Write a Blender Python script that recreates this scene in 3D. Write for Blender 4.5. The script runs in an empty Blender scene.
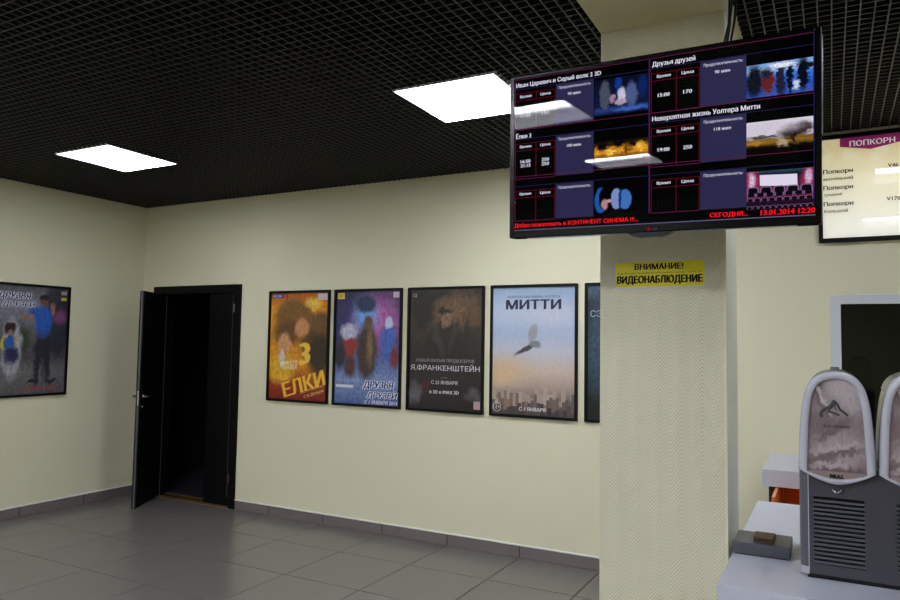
import bpy, bmesh, math, random
from mathutils import Vector, Matrix
random.seed(7)
S = bpy.context.scene
COL = S.collection

# ------------------------------------------------------------------ camera
def cam_matrix(yaw, pitch, roll, loc):
    cy, sy, cp, sp = math.cos(yaw), math.sin(yaw), math.cos(pitch), math.sin(pitch)
    f = Vector((sy*cp, cy*cp, sp)); rt = Vector((cy, -sy, 0)); up = rt.cross(f)
    r2 = rt*math.cos(roll) + up*math.sin(roll); u2 = up*math.cos(roll) - rt*math.sin(roll)
    m = Matrix((r2, u2, -f)).transposed().to_4x4(); m.translation = loc
    return m
cd = bpy.data.cameras.new('camera'); cam = bpy.data.objects.new('camera', cd); COL.objects.link(cam)
cd.sensor_width = 36.0; cd.lens = 36.0*712.37/900.0; cd.clip_start = 0.05
cam.matrix_world = cam_matrix(-0.4918, 0.0605, 0.0160, (4.4293, -4.9292, 1.5525))
S.camera = cam
# ------------------------------------------------------------------ world, exposure
w = bpy.data.worlds.new('world'); S.world = w; w.use_nodes = True
w.node_tree.nodes['Background'].inputs[0].default_value = (0.002, 0.002, 0.003, 1)
w.node_tree.nodes['Background'].inputs[1].default_value = 1.0
S.view_settings.view_transform = 'Standard'; S.view_settings.look = 'None'
S.view_settings.gamma = 1.0; S.view_settings.use_curve_mapping = False
S.view_settings.exposure = 0.0
PANEL = 21.5            # mean radiance of the luminous ceiling panels
LAMPW = [0.68, 1.62, 0.50, 2.45, 2.25, 0.4, 0.4] + [0.76]*8   # output of each panel, set singly to balance the room light

# ------------------------------------------------------------------ room numbers
H = 2.888; XL = -1.771; XR = 6.6; YF = -10.2; T = 0.6; Y1 = 0.567
BX0, BX1, BZ = 3.672, 4.108, 2.738          # beam / column sides, beam underside
CY0, CY1 = -2.33, -2.01                     # column front / back
LIGHTS = [(-0.27, -1.473), (2.68, -1.5), (5.03, -1.48), (2.68, -4.82), (2.68, -6.92), (5.03, -3.75), (5.03, -6.3)]
LIGHTS += [(x, y) for x in (-0.87, 0.33) for y in (-4.4, -5.9, -7.4, -8.9)]  # unseen panels, added to fill in light from the rear left

# ------------------------------------------------------------------ helpers
def lin(c):
    r = []
    for v in c[:3]:
        v = v/255.0
        r.append(v/12.92 if v <= 0.04045 else ((v+0.055)/1.055)**2.4)
    return (r[0], r[1], r[2], 1.0)

def new_mat(name):
    m = bpy.data.materials.new(name); m.use_nodes = True
    return m, m.node_tree, m.node_tree.nodes['Principled BSDF']

MATS = {}
def mat(name, rgb, rough=0.5, metal=0.0, spec=0.5, noise=0.0, nscale=30.0, bump=0.0, bscale=200.0, emit=0.0, coat=0.0):
    if name in MATS: return MATS[name]
    m, nt, b = new_mat(name); N, L = nt.nodes, nt.links
    c = lin(rgb)
    b.inputs['Base Color'].default_value = c; b.inputs['Roughness'].default_value = rough
    b.inputs['Metallic'].default_value = metal; b.inputs['Specular IOR Level'].default_value = spec
    b.inputs['Coat Weight'].default_value = coat
    tc = N.new('ShaderNodeTexCoord')
    nz = N.new('ShaderNodeTexNoise'); nz.inputs['Scale'].default_value = nscale; nz.inputs['Detail'].default_value = 3
    L.new(tc.outputs['Object'], nz.inputs['Vector'])
    rp = N.new('ShaderNodeValToRGB')
    k = noise
    rp.color_ramp.elements[0].position = 0.3; rp.color_ramp.elements[1].position = 0.7
    rp.color_ramp.elements[0].color = tuple(max(0, v*(1-k)) for v in c[:3]) + (1,)
    rp.color_ramp.elements[1].color = tuple(min(1, v*(1+k)) for v in c[:3]) + (1,)
    L.new(nz.outputs['Fac'], rp.inputs['Fac']); L.new(rp.outputs['Color'], b.inputs['Base Color'])
    if bump:
        n2 = N.new('ShaderNodeTexNoise'); n2.inputs['Scale'].default_value = bscale
        L.new(tc.outputs['Object'], n2.inputs['Vector'])
        bp = N.new('ShaderNodeBump'); bp.inputs['Strength'].default_value = bump; bp.inputs['Distance'].default_value = 0.002
        L.new(n2.outputs['Fac'], bp.inputs['Height']); L.new(bp.outputs['Normal'], b.inputs['Normal'])
    if emit:
        b.inputs['Emission Color'].default_value = c; b.inputs['Emission Strength'].default_value = emit
        if noise == 0: pass
    MATS[name] = m
    return m

def glow(name, rgb, strength):
    if name in MATS: return MATS[name]
    m = bpy.data.materials.new(name); m.use_nodes = True; nt = m.node_tree; nt.nodes.clear()
    e = nt.nodes.new('ShaderNodeEmission'); o = nt.nodes.new('ShaderNodeOutputMaterial')
    e.inputs[0].default_value = lin(rgb); e.inputs[1].default_value = strength
    nt.links.new(e.outputs[0], o.inputs[0]); MATS[name] = m
    return m

def thin_glass(name, tint=(1, 1, 1, 1), ior=1.5, rough=0.0):
    if name in MATS: return MATS[name]
    m = bpy.data.materials.new(name); m.use_nodes = True; nt = m.node_tree; nt.nodes.clear(); N = nt.nodes; L = nt.links
    o = N.new('ShaderNodeOutputMaterial'); mx = N.new('ShaderNodeMixShader'); t = N.new('ShaderNodeBsdfTransparent')
    g = N.new('ShaderNodeBsdfGlossy'); fr = N.new('ShaderNodeFresnel')
    fr.inputs['IOR'].default_value = ior; g.inputs['Roughness'].default_value = rough
    t.inputs[0].default_value = tint
    L.new(fr.outputs[0], mx.inputs[0]); L.new(t.outputs[0], mx.inputs[1]); L.new(g.outputs[0], mx.inputs[2]); L.new(mx.outputs[0], o.inputs[0])
    MATS[name] = m
    return m

def mesh_obj(name, verts, faces, m=None, parent=None, smooth=False):
    me = bpy.data.meshes.new(name); me.from_pydata([tuple(v) for v in verts], [], faces); me.validate()
    bm = bmesh.new(); bm.from_mesh(me); bmesh.ops.recalc_face_normals(bm, faces=bm.faces); bm.to_mesh(me); bm.free()
    return link(name, me, m, parent, smooth)

def link(name, me, m=None, parent=None, smooth=False):
    o = bpy.data.objects.new(name, me); COL.objects.link(o)
    if m and not me.materials: me.materials.append(m)
    if parent: o.parent = parent
    if smooth:
        for p in me.polygons: p.use_smooth = True
    return o

class MB:
    def __init__(s): s.v = []; s.f = []
    def add(s, verts, faces):
        k = len(s.v); s.v += [tuple(v) for v in verts]; s.f += [tuple(i+k for i in f) for f in faces]; return s
    def box(s, x0, x1, y0, y1, z0, z1):
        return s.add([(x0,y0,z0),(x1,y0,z0),(x1,y1,z0),(x0,y1,z0),(x0,y0,z1),(x1,y0,z1),(x1,y1,z1),(x0,y1,z1)],
                     [(0,3,2,1),(4,5,6,7),(0,1,5,4),(1,2,6,5),(2,3,7,6),(3,0,4,7)])
    def ring(s, x0, x1, z0, z1, b, y0, y1):   # rectangular frame in the xz plane
        s.box(x0, x0+b, y0, y1, z0, z1); s.box(x1-b, x1, y0, y1, z0, z1)
        s.box(x0+b, x1-b, y0, y1, z0, z0+b); s.box(x0+b, x1-b, y0, y1, z1-b, z1); return s
    def prism(s, poly, y0, y1):               # polygon in xz, extruded along y
        n = len(poly)
        v = [(x, y0, z) for x, z in poly] + [(x, y1, z) for x, z in poly]
        f = [tuple(range(n)), tuple(reversed(range(n, 2*n)))] + [(i, (i+1) % n, n+(i+1) % n, n+i) for i in range(n)]
        return s.add(v, f)
    def cyl(s, p, q, r, n=14, r2=None):
        p, q = Vector(p), Vector(q); d = (q-p).normalized(); r2 = r if r2 is None else r2
        a = d.orthogonal().normalized(); b = d.cross(a)
        v = [p + (a*math.cos(2*math.pi*i/n) + b*math.sin(2*math.pi*i/n))*r for i in range(n)]
        v += [q + (a*math.cos(2*math.pi*i/n) + b*math.sin(2*math.pi*i/n))*r2 for i in range(n)]
        return s.add(v, [tuple(reversed(range(n))), tuple(range(n, 2*n))] + [(i, (i+1) % n, n+(i+1) % n, n+i) for i in range(n)])
    def tube(s, pts, r, n=10):
        pts = [Vector(p) for p in pts]; k0 = len(s.v); up = None; rings = []
        for i, p in enumerate(pts):
            d = (pts[min(i+1, len(pts)-1)] - pts[max(i-1, 0)]).normalized()
            a = d.orthogonal().normalized() if up is None else (up - d*up.dot(d)).normalized(); up = a; b = d.cross(a)
            rings.append([p + (a*math.cos(2*math.pi*j/n) + b*math.sin(2*math.pi*j/n))*r for j in range(n)])
        v = [q for r_ in rings for q in r_]; f = [tuple(reversed(range(n))), tuple(range(len(v)-n, len(v)))]
        for i in range(len(pts)-1):
            for j in range(n): f.append((i*n+j, i*n+(j+1) % n, (i+1)*n+(j+1) % n, (i+1)*n+j))
        return s.add(v, f)
    def build(s, name, m, parent=None, smooth=False, bevel=0.0, seg=2, kind=None):
        o = mesh_obj(name, s.v, s.f, m, parent, smooth)
        if bevel:
            me = o.data; bm = bmesh.new(); bm.from_mesh(me)
            bmesh.ops.remove_doubles(bm, verts=bm.verts, dist=1e-5)
            es = [e for e in bm.edges if len(e.link_faces) == 2 and e.calc_face_angle() > 0.5]
            bmesh.ops.bevel(bm, geom=es, offset=bevel, segments=seg, affect='EDGES', profile=0.5, clamp_overlap=True)
            bm.to_mesh(me); bm.free()
        if kind: o['kind'] = kind
        return o

def thing(name, label, cat, loc=(0, 0, 0), group=None, matrix=None):
    o = bpy.data.objects.new(name, None); COL.objects.link(o); o.empty_display_size = 0.1
    if matrix is not None: o.matrix_world = matrix
    else: o.location = loc
    o['label'] = label; o['category'] = cat
    if group: o['group'] = group
    return o
def tag(o, label, cat, group=None):
    o['label'] = label; o['category'] = cat
    if group: o['group'] = group
    return o
def struct(o, label=None):
    o['kind'] = 'structure'
    if label: o['label'] = label
    return o

GLYPHS = {}
def fill_nonzero(loops):
    """fill one letter's contours by the non-zero winding rule; the built-in fill breaks on letters drawn from overlapping strokes"""
    E_ = [(l[i-1], l[i]) for l in loops for i in range(len(l)) if abs(l[i-1][1]-l[i][1]) > 1e-6]
    ys_ = {round(p[1], 4) for l in loops for p in l}
    for i in range(len(E_)):
        (ax, ay), (bx, by) = E_[i]
        for j in range(i):
            (cx, cy), (dx, dy) = E_[j]
            if max(ax, bx) < min(cx, dx) or max(cx, dx) < min(ax, bx): continue
            den = (bx-ax)*(dy-cy)-(by-ay)*(dx-cx)
            if abs(den) < 1e-9: continue
            t = ((cx-ax)*(dy-cy)-(cy-ay)*(dx-cx))/den; u = ((cx-ax)*(by-ay)-(cy-ay)*(bx-ax))/den
            if 0 < t < 1 and 0 < u < 1: ys_.add(round(ay+t*(by-ay), 4))
    ys_ = sorted(ys_); quads = []
    for y0, y1 in zip(ys_[:-1], ys_[1:]):
        if y1-y0 < 5e-4: continue
        ym = (y0+y1)/2; hits = []
        for (ax, ay), (bx, by) in E_:
            if (ay <= ym) != (by <= ym):
                f = lambda y: ax+(bx-ax)*(y-ay)/(by-ay)
                hits.append((f(ym), f(y0), f(y1), 1 if by > ay else -1))
        hits.sort(); wn_ = 0
        for h in hits:
            if wn_ == 0: st_ = h
            wn_ += h[3]
            if wn_ == 0: quads.append(((st_[1], y0), (h[1], y0), (h[2], y1), (st_[2], y1)))
    return quads
def letter_mesh(src):
    nb = {}
    for e in src.edges: nb.setdefault(e.vertices[0], []).append(e.vertices[1]); nb.setdefault(e.vertices[1], []).append(e.vertices[0])
    seen = set(); loops = []
    for v0 in range(len(src.vertices)):
        if v0 in seen or v0 not in nb: continue
        st_ = [v0]; comp = {v0}
        while st_:
            for k in nb[st_.pop()]:
                if k not in comp: comp.add(k); st_.append(k)
        seen |= comp
        loops.append([tuple(src.vertices[k].co[:2]) for k in sorted(comp)])
    loops.sort(key=lambda l: min(p[0] for p in l))
    groups = []
    for l in loops:
        a, b_ = min(p[0] for p in l), max(p[0] for p in l)
        for g in groups:
            if a < g[1] and b_ > g[0]: g[2].append(l); g[0] = min(a, g[0]); g[1] = max(b_, g[1]); break
        else: groups.append([a, b_, [l]])
    V, F = [], []
    for a, b_, ls in groups:
        key = tuple((round(p[0]-a, 3), round(p[1], 3)) for l in ls for p in l)
        if key not in GLYPHS: GLYPHS[key] = fill_nonzero([[(p[0]-a, p[1]) for p in l] for l in ls])
        for q_ in GLYPHS[key]:
            k = len(V); V += [(x_+a, y_, 0) for x_, y_ in q_]; F.append((k, k+1, k+2, k+3))
    me = bpy.data.meshes.new('lettering'); me.from_pydata(V, [], F)
    return me

def text(body, x, z, m, parent, y=0.0, height=None, width=None, align='L', rot=0.0, bold=0.0, name='lettering', shear=0.0, lines=0.9):
    """flat printed lettering on a surface facing -y; x,z = anchor (left / centre / right, vertical middle)"""
    cu = bpy.data.curves.new('t', 'FONT'); cu.body = body; cu.size = 1.0; cu.resolution_u = 2; cu.fill_mode = 'NONE'; cu.space_line = lines
    cu.align_x = {'L': 'LEFT', 'C': 'CENTER', 'R': 'RIGHT'}[align]; cu.shear = shear
    ob = bpy.data.objects.new('t', cu); COL.objects.link(ob)
    dg = bpy.context.evaluated_depsgraph_get(); dg.update()
    src = bpy.data.meshes.new_from_object(ob.evaluated_get(dg)); bpy.data.objects.remove(ob); bpy.data.curves.remove(cu)
    me = letter_mesh(src); bpy.data.meshes.remove(src)
    xs = [v.co.x for v in me.vertices] or [0, 1]; ys = [v.co.y for v in me.vertices] or [0, 1]
    w_, h_ = max(xs)-min(xs), max(ys)-min(ys)
    sy = height/h_ if height else width/w_; sx = width/w_ if width else sy
    ax = {'L': min(xs), 'C': (min(xs)+max(xs))/2, 'R': max(xs)}[align]; ay = (min(ys)+max(ys))/2
    c, s_ = math.cos(rot), math.sin(rot)
    for v in me.vertices:
        a, b = (v.co.x-ax)*sx, (v.co.y-ay)*sy
        v.co = (x + a*c - b*s_, y, z + a*s_ + b*c)
    me.materials.clear()
    if bold:                                   # heavier weight: the glyphs overprinted a hair to each side
        k = bold*sy; bm = bmesh.new()
        for j, (ddx, ddz) in enumerate(((-k, -k*.35), (k, k*.35)) + (((0, 0),) if bold > .034 else ()) + (((-k, k*.7), (k, -k*.7)) if bold > .06 else ())):
            b2 = me.copy()
            for v in b2.vertices: v.co.x += ddx; v.co.z += ddz; v.co.y -= .00002*j
            bm.from_mesh(b2); bpy.data.meshes.remove(b2)
        bm.to_mesh(me); bm.free()
    return link(name, me, m, parent)

def patch(name, x0, x1, z0, z1, m, parent, y=0.0):
    return mesh_obj(name, [(x0, y, z0), (x1, y, z0), (x1, y, z1), (x0, y, z1)], [(0, 1, 2, 3)], m, parent)

def spline(pts, n=6):
    out = []
    P = [pts[0]] + list(pts) + [pts[-1]]
    for i in range(1, len(P)-2):
        a, b, c, d = [Vector(p) for p in P[i-1:i+3]]
        for k in range(n):
            t = k/n
            out.append(0.5*((2*b) + (c-a)*t + (2*a-5*b+4*c-d)*t*t + (3*b-a-3*c+d)*t**3))
    out.append(Vector(P[-2])); return out

# ------------------------------------------------------------------ surface materials
def wall_mat(name, rgb, scale=0.012):
    m, nt, b = new_mat(name); N, L = nt.nodes, nt.links
    tc = N.new('ShaderNodeTexCoord'); sp = N.new('ShaderNodeSeparateXYZ'); L.new(tc.outputs['Object'], sp.inputs[0])
    a = N.new('ShaderNodeMath'); a.operation = 'ADD'; L.new(sp.outputs['X'], a.inputs[0]); L.new(sp.outputs['Y'], a.inputs[1])
    a2 = N.new('ShaderNodeMath'); a2.operation = 'ADD'; L.new(a.outputs[0], a2.inputs[0]); L.new(sp.outputs['Z'], a2.inputs[1])
    f = N.new('ShaderNodeMath'); f.operation = 'MULTIPLY'; f.inputs[1].default_value = 2*math.pi/scale; L.new(a2.outputs[0], f.inputs[0])
    s = N.new('ShaderNodeMath'); s.operation = 'SINE'; L.new(f.outputs[0], s.inputs[0])
    bp = N.new('ShaderNodeBump'); bp.inputs['Strength'].default_value = 0.12; bp.inputs['Distance'].default_value = 0.0015
    L.new(s.outputs[0], bp.inputs['Height']); L.new(bp.outputs['Normal'], b.inputs['Normal'])
    nz = N.new('ShaderNodeTexNoise'); nz.inputs['Scale'].default_value = 1.3; nz.inputs['Detail'].default_value = 4; L.new(tc.outputs['Object'], nz.inputs['Vector'])
    mx = N.new('ShaderNodeMix'); mx.data_type = 'RGBA'; c = lin(rgb)
    mx.inputs[6].default_value = tuple(v*0.96 for v in c[:3])+(1,); mx.inputs[7].default_value = c
    L.new(nz.outputs['Fac'], mx.inputs[0]); L.new(mx.outputs[2], b.inputs['Base Color'])
    b.inputs['Roughness'].default_value = 0.62; b.inputs['Specular IOR Level'].default_value = 0.3
    return m
WALL = wall_mat('cream_wall_paint', (224, 220, 190))

def herring_mat():
    m, nt, b = new_mat('herringbone_wallpaper'); N, L = nt.nodes, nt.links
    def mth(op, *ins):
        n = N.new('ShaderNodeMath'); n.operation = op
        for i, v in enumerate(ins):
            if isinstance(v, (int, float)): n.inputs[i].default_value = v
            else: L.new(v, n.inputs[i])
        return n.outputs[0]
    tc = N.new('ShaderNodeTexCoord'); sp = N.new('ShaderNodeSeparateXYZ'); L.new(tc.outputs['Object'], sp.inputs[0])
    P = 0.0718
    xx = mth('ADD', sp.outputs['X'], sp.outputs['Y'])
    tri = mth('PINGPONG', mth('ADD', xx, 10.0), P/2)
    st = mth('ADD', sp.outputs['Z'], mth('MULTIPLY', tri, 1.25))
    s = mth('SINE', mth('MULTIPLY', st, 2*math.pi/0.0138))
    s = mth('MULTIPLY_ADD', s, 0.5, 0.5)
    mx = N.new('ShaderNodeMix'); mx.data_type = 'RGBA'
    mx.inputs[6].default_value = lin((204, 198, 172)); mx.inputs[7].default_value = lin((228, 224, 200))
    L.new(s, mx.inputs[0]); L.new(mx.outputs[2], b.inputs['Base Color'])
    bp = N.new('ShaderNodeBump'); bp.inputs['Strength'].default_value = 0.5; bp.inputs['Distance'].default_value = 0.002
    L.new(s, bp.inputs['Height']); L.new(bp.outputs['Normal'], b.inputs['Normal'])
    b.inputs['Roughness'].default_value = 0.6; b.inputs['Specular IOR Level'].default_value = 0.3
    return m
HERR = herring_mat()
TILE = mat('grey_porcelain_tile', (106, 102, 99), rough=0.24, noise=0.05, nscale=220, bump=0.03, bscale=120)
TILE2 = mat('mauve_grey_skirting_tile', (116, 106, 105), rough=0.4, noise=0.05, nscale=160)
GROUT = mat('dark_grout', (16, 16, 15), rough=0.9, noise=0.1)
SLAT = mat('shaded_black_slat_web', (14, 14, 14), rough=0.7, noise=0.05)  # slat sides: the shade inside the cells is put into this near-black
SLATE = mat('lit_slat_lower_edge', (54, 52, 47), rough=0.5, noise=0.05)  # lighter copy for the slat undersides, light painted into the colour
PLENUM = mat('black_plenum', (6, 6, 7), rough=0.95, noise=0.2)
WHITE = mat('white_laminate', (198, 201, 216), rough=0.3, noise=0.01)
WHITE_PL = mat('white_plastic_trim', (205, 208, 214), rough=0.35, noise=0.01)
CAULK = mat('white_caulk', (225, 226, 220), rough=0.5, noise=0.02)
BLACKF = mat('black_frame', (7, 7, 8), rough=0.45, spec=0.2, noise=0.05)
DOORM = mat('wenge_door', (8, 6, 7), rough=0.5, spec=0.15, noise=0.25, nscale=14)
CHROME = mat('brushed_steel', (175, 175, 180), rough=0.25, metal=1.0, noise=0.02)
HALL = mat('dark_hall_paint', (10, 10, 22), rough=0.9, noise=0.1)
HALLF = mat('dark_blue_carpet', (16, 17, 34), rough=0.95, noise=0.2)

# ------------------------------------------------------------------ floor with tiles
fl = struct(MB().box(XL, XR, YF, 0.0, -0.06, -0.004).build('floor', GROUT))
xs = [XL] + [i*T for i in range(-2, 11)] + [XR]
ys = [0.0] + [-Y1 - k*T for k in range(0, 16)] + [YF]
tmesh = {}
G = 0.0034
for i in range(len(xs)-1):
    for j in range(len(ys)-1):
        x0, x1, y1, y0 = xs[i]+G, xs[i+1]-G, ys[j]-G, ys[j+1]+G
        wx, wy = round(x1-x0, 4), round(y1-y0, 4)
        if wx < 0.02 or wy < 0.02: continue
        if (wx, wy) not in tmesh:
            c = 0.0005; a, b_ = wx/2, wy/2
            v = [(-a,-b_,-.004),(a,-b_,-.004),(a,b_,-.004),(-a,b_,-.004),(-a,-b_,-c),(a,-b_,-c),(a,b_,-c),(-a,b_,-c),(-a+c,-b_+c,0),(a-c,-b_+c,0),(a-c,b_-c,0),(-a+c,b_-c,0)]
            f = [(8,9,10,11)] + [(k, (k+1) % 4, 4+(k+1) % 4, 4+k) for k in range(4)] + [(4+k, 4+(k+1) % 4, 8+(k+1) % 4, 8+k) for k in range(4)]
            o = mesh_obj('floor_tile', v, f, TILE, fl); tmesh[(wx, wy)] = o.data
        else:
            o = link('floor_tile', tmesh[(wx, wy)], None, fl)
        o.location = ((x0+x1)/2, (y0+y1)/2, random.uniform(-0.0003, 0.0))

# ------------------------------------------------------------------ walls
DX0, DX1, DZ = -1.60, -0.412, 2.07            # door casing outer
WX0, WX1, WZ0, WZ1 = 4.425, 5.62, 0.903, 1.882  # window frame outer
m = MB(); TH = 0.14; HT = H + 0.45
ox0, ox1, oz = DX0+0.05, DX1-0.05, DZ-0.05
m.box(XL, ox0, 0, TH, -0.06, HT); m.box(ox0, ox1, 0, TH, oz, HT); m.box(ox1, WX0+.03, 0, TH, -0.06, HT)
m.box(WX0+.03, WX1-.03, 0, TH, -0.06, WZ0+.03); m.box(WX0+.03, WX1-.03, 0, TH, WZ1-.03, HT); m.box(WX1-.03, XR, 0, TH, -0.06, HT)
struct(m.build('wall_back', WALL))
struct(MB().box(XL-TH, XL, YF, TH, -0.06, HT).build('wall_left', WALL))
struct(MB().box(XR, XR+TH, YF, TH, -0.06, HT).build('wall_right', WALL))
struct(MB().box(XL-TH, XR+TH, YF-TH, YF, -0.06, HT).build('wall_front', WALL))
# unlit hall behind the door and the service window
hx0, hx1, hy0, hy1 = XL-0.6, XR, TH+.002, 2.6
struct(MB().box(hx0, hx1, hy1, hy1+.1, -.06, HT).build('wall_hall_back', HALL))
struct(MB().box(hx0-.1, hx0, hy0, hy1, -.06, HT).build('wall_hall_left', HALL))
struct(MB().box(hx1, hx1+.1, hy0, hy1, -.06, HT).build('wall_hall_right', HALL))
struct(MB().box(2.2, 2.3, hy0, hy1, -.06, HT).build('wall_hall_partition', HALL))
struct(MB().box(hx0, hx1, hy0, hy1, -.06, -0.002).build('floor_hall', HALLF))
struct(MB().box(hx0, hx1, hy0, hy1, HT, HT+.1).build('ceiling_hall', HALL))

# ------------------------------------------------------------------ column and beam
colm = struct(MB().box(BX0, BX1, CY0, CY1, 0.0, HT).build('column', HERR))
MB().box(BX1, BX1+0.004, CY0+0.004, CY1, 0.0, BZ).build('side_panel', wall_mat('pale_side_paint', (246, 248, 232)), colm)
MB().box(BX1-0.003, BX1+0.0055, CY0-0.0025, CY0, 0.0, BZ).build('corner_strip', mat('cream_corner_bead', (222, 218, 190), rough=0.4, noise=0.02), colm)
struct(MB().box(BX0, BX1, YF, CY0-0.003, BZ, HT).build('ceiling_beam', wall_mat('cream_beam_paint', (222, 212, 172))))
struct(MB().box(BX0, BX1, CY1+0.001, 0.0, BZ, HT).build('ceiling_beam', wall_mat('cream_beam_paint_rear', (222, 212, 172))))

# ------------------------------------------------------------------ ceiling: black plenum and open-cell slat grid
ce = struct(MB().box(XL, XR, YF, 0.0, H+0.40, H+0.45).build('ceiling', PLENUM))
SH, SW, CELL = 0.035, 0.0055, 0.05
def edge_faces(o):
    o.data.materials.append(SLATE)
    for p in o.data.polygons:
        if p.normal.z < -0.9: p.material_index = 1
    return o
def cuts(lo, hi, holes):
    out = []; a = lo
    for h0, h1 in sorted(holes):
        if h1 <= a or h0 >= hi: continue
        if h0 > a: out.append((a, h0))
        a = max(a, h1)
    if a < hi: out.append((a, hi))
    return out
def slat_mb(mb, axis, lo_hi, pos=0.0):
    for a, b_ in lo_hi:
        if axis == 'y': mb.box(pos-SW/2, pos+SW/2, a, b_, 0, SH)
        else: mb.box(a, b_, pos-SW/2, pos+SW/2, 0.0008, SH-.001)
smesh = {}; rest = MB()
nx = int((XR-XL)/CELL)
LH = 0.302
for i in range(1, nx+1):
    x = XL + 0.02 + (i-1)*CELL
    if BX0-0.01 < x < BX1+0.01: continue
    seg = cuts(YF, -0.002, [(ly-LH, ly+LH) for lx, ly in LIGHTS if abs(x-lx) < LH])
    if x < 4.95:
        k = ('y', tuple(seg))
        if k not in smesh:
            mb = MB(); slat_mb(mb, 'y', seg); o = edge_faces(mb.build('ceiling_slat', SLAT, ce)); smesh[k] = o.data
        else: o = link('ceiling_slat', smesh[k], None, ce)
        o.location = (x, 0, H)
    else:
        slat_mb(rest, 'y', seg, x)
ny = int(-YF/CELL)
for j in range(1, ny+1):
    y = -0.02 - (j-1)*CELL
    seg = cuts(XL+.002, XR-.002, [(BX0, BX1)] + [(lx-LH, lx+LH) for lx, ly in LIGHTS if abs(y-ly) < LH])
    if y > -3.5:
        k = ('x', tuple(seg))
        if k not in smesh:
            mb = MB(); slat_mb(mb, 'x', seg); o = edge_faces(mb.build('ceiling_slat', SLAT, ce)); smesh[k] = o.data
        else: o = link('ceiling_slat', smesh[k], None, ce)
        o.location = (0, y, H)
    else:
        slat_mb(rest, 'x', seg, y)
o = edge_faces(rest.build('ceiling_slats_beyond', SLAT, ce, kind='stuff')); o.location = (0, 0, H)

# ------------------------------------------------------------------ recessed ceiling lights
def lamp_mat(wt):
    k = 'luminous_diffuser_%.2f' % wt
    if k in MATS: return MATS[k]
    m = bpy.data.materials.new(k); m.use_nodes = True; nt = m.node_tree; nt.nodes.clear(); N = nt.nodes; L = nt.links
    tc = N.new('ShaderNodeTexCoord'); sp = N.new('ShaderNodeSeparateXYZ'); L.new(tc.outputs['Object'], sp.inputs[0])
    rp = N.new('ShaderNodeMapRange'); rp.interpolation_type = 'SMOOTHSTEP'      # the tubes sit behind one side of the diffuser
    rp.inputs[1].default_value = .07; rp.inputs[2].default_value = .17; rp.inputs[3].default_value = .35*PANEL*wt; rp.inputs[4].default_value = 2.7*PANEL*wt
    L.new(sp.outputs['Y'], rp.inputs[0])
    e = N.new('ShaderNodeEmission'); o = N.new('ShaderNodeOutputMaterial'); e.inputs[0].default_value = (.97, 1.0, 1.09, 1)
    L.new(rp.outputs[0], e.inputs[1]); L.new(e.outputs[0], o.inputs[0]); MATS[k] = m
    return m
HOUS = mat('white_lamp_housing', (220, 222, 226), rough=0.4, noise=0.02)
def ceiling_light(x, y, label, wt):
    LAMP = lamp_mat(wt)
    t = thing('ceiling_light', label, 'ceiling light', (x, y, H), 'square ceiling lights')
    a = 0.298
    m = MB().ring(-a, a, -a, a, 0.006, 0, 1)
    fr = MB()
    for (x0, x1, y0, y1) in ((-a, -a+.007, -a, a), (a-.007, a, -a, a), (-a+.007, a-.007, -a, -a+.007), (-a+.007, a-.007, a-.007, a)):
        fr.box(x0, x1, y0, y1, -0.001, 0.05)
    fr.box(-a, a, -a, a, 0.05, 0.06)
    fr.build('housing', HOUS, t)
    MB().box(-a+.007, a-.007, -a+.007, -0.003, 0.002, 0.006).build('diffuser', LAMP, t)
    MB().box(-a+.007, a-.007, 0.003, a-.007, 0.002, 0.006).build('diffuser', LAMP, t)
    MB().box(-a+.007, a-.007, -0.003, 0.003, 0.0, 0.01).build('divider', HOUS, t)
names = ['square luminous ceiling panel above the open dark door', 'square luminous ceiling panel above the framed posters', 'square luminous ceiling panel above the worktop under the menu board',
         'square luminous ceiling panel mirrored highest on the television screen', 'square luminous ceiling panel mirrored in the middle of the television screen']
for i, (x, y) in enumerate(LIGHTS):
    ceiling_light(x, y, names[i] if i < 5 else 'unseen square luminous ceiling panel in the rear rows of the hall', LAMPW[i])

# ------------------------------------------------------------------ baseboards
def baseboard(name, axis, cutsx, fixed, label=None):
    bh, bt = 0.086, 0.009
    lo, hi = min(cutsx), max(cutsx)
    if axis == 'x': b0 = MB().box(lo, hi, fixed-0.004, fixed, 0.0, bh-.002)
    else: b0 = MB().box(fixed, fixed+0.004, lo, hi, 0.0, bh-.002)
    base = struct(b0.build(name, GROUT))
    for a, c in zip(cutsx[:-1], cutsx[1:]):
        g = 0.0036
        if c-a < .02: continue
        if axis == 'x': MB().box(a+g, c-g, fixed-bt, fixed-.004, 0.0015, bh).build('skirting_tile', TILE2, base, bevel=.0012, seg=1)
        else: MB().box(fixed+.004, fixed+bt, a+g, c-g, 0.0015, bh).build('skirting_tile', TILE2, base, bevel=.0012, seg=1)
    pts = []
    n = int((hi-lo)/0.05)
    for k in range(n+1):
        s = lo + (hi-lo)*k/n; wob = random.uniform(-.0008, .0008)
        pts.append((s, fixed-.006, bh+.003+wob) if axis == 'x' else (fixed+.006, s, bh+.003+wob))
    MB().tube(pts, 0.0075, 6).build('caulk_bead', CAULK, base, smooth=True)
baseboard('baseboard_back', 'x', [DX1] + [i*T for i in range(0, 7)] + [4.08], 0.0)
baseboard('baseboard_back_door_side', 'x', [XL+.01, DX0], 0.0)
baseboard('baseboard_left', 'y', [YF] + [-Y1-k*T for k in range(15, -1, -1)] + [-.01], XL)
bpy.data.objects['baseboard_back_door_side'].name = 'baseboard_back_2'

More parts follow.
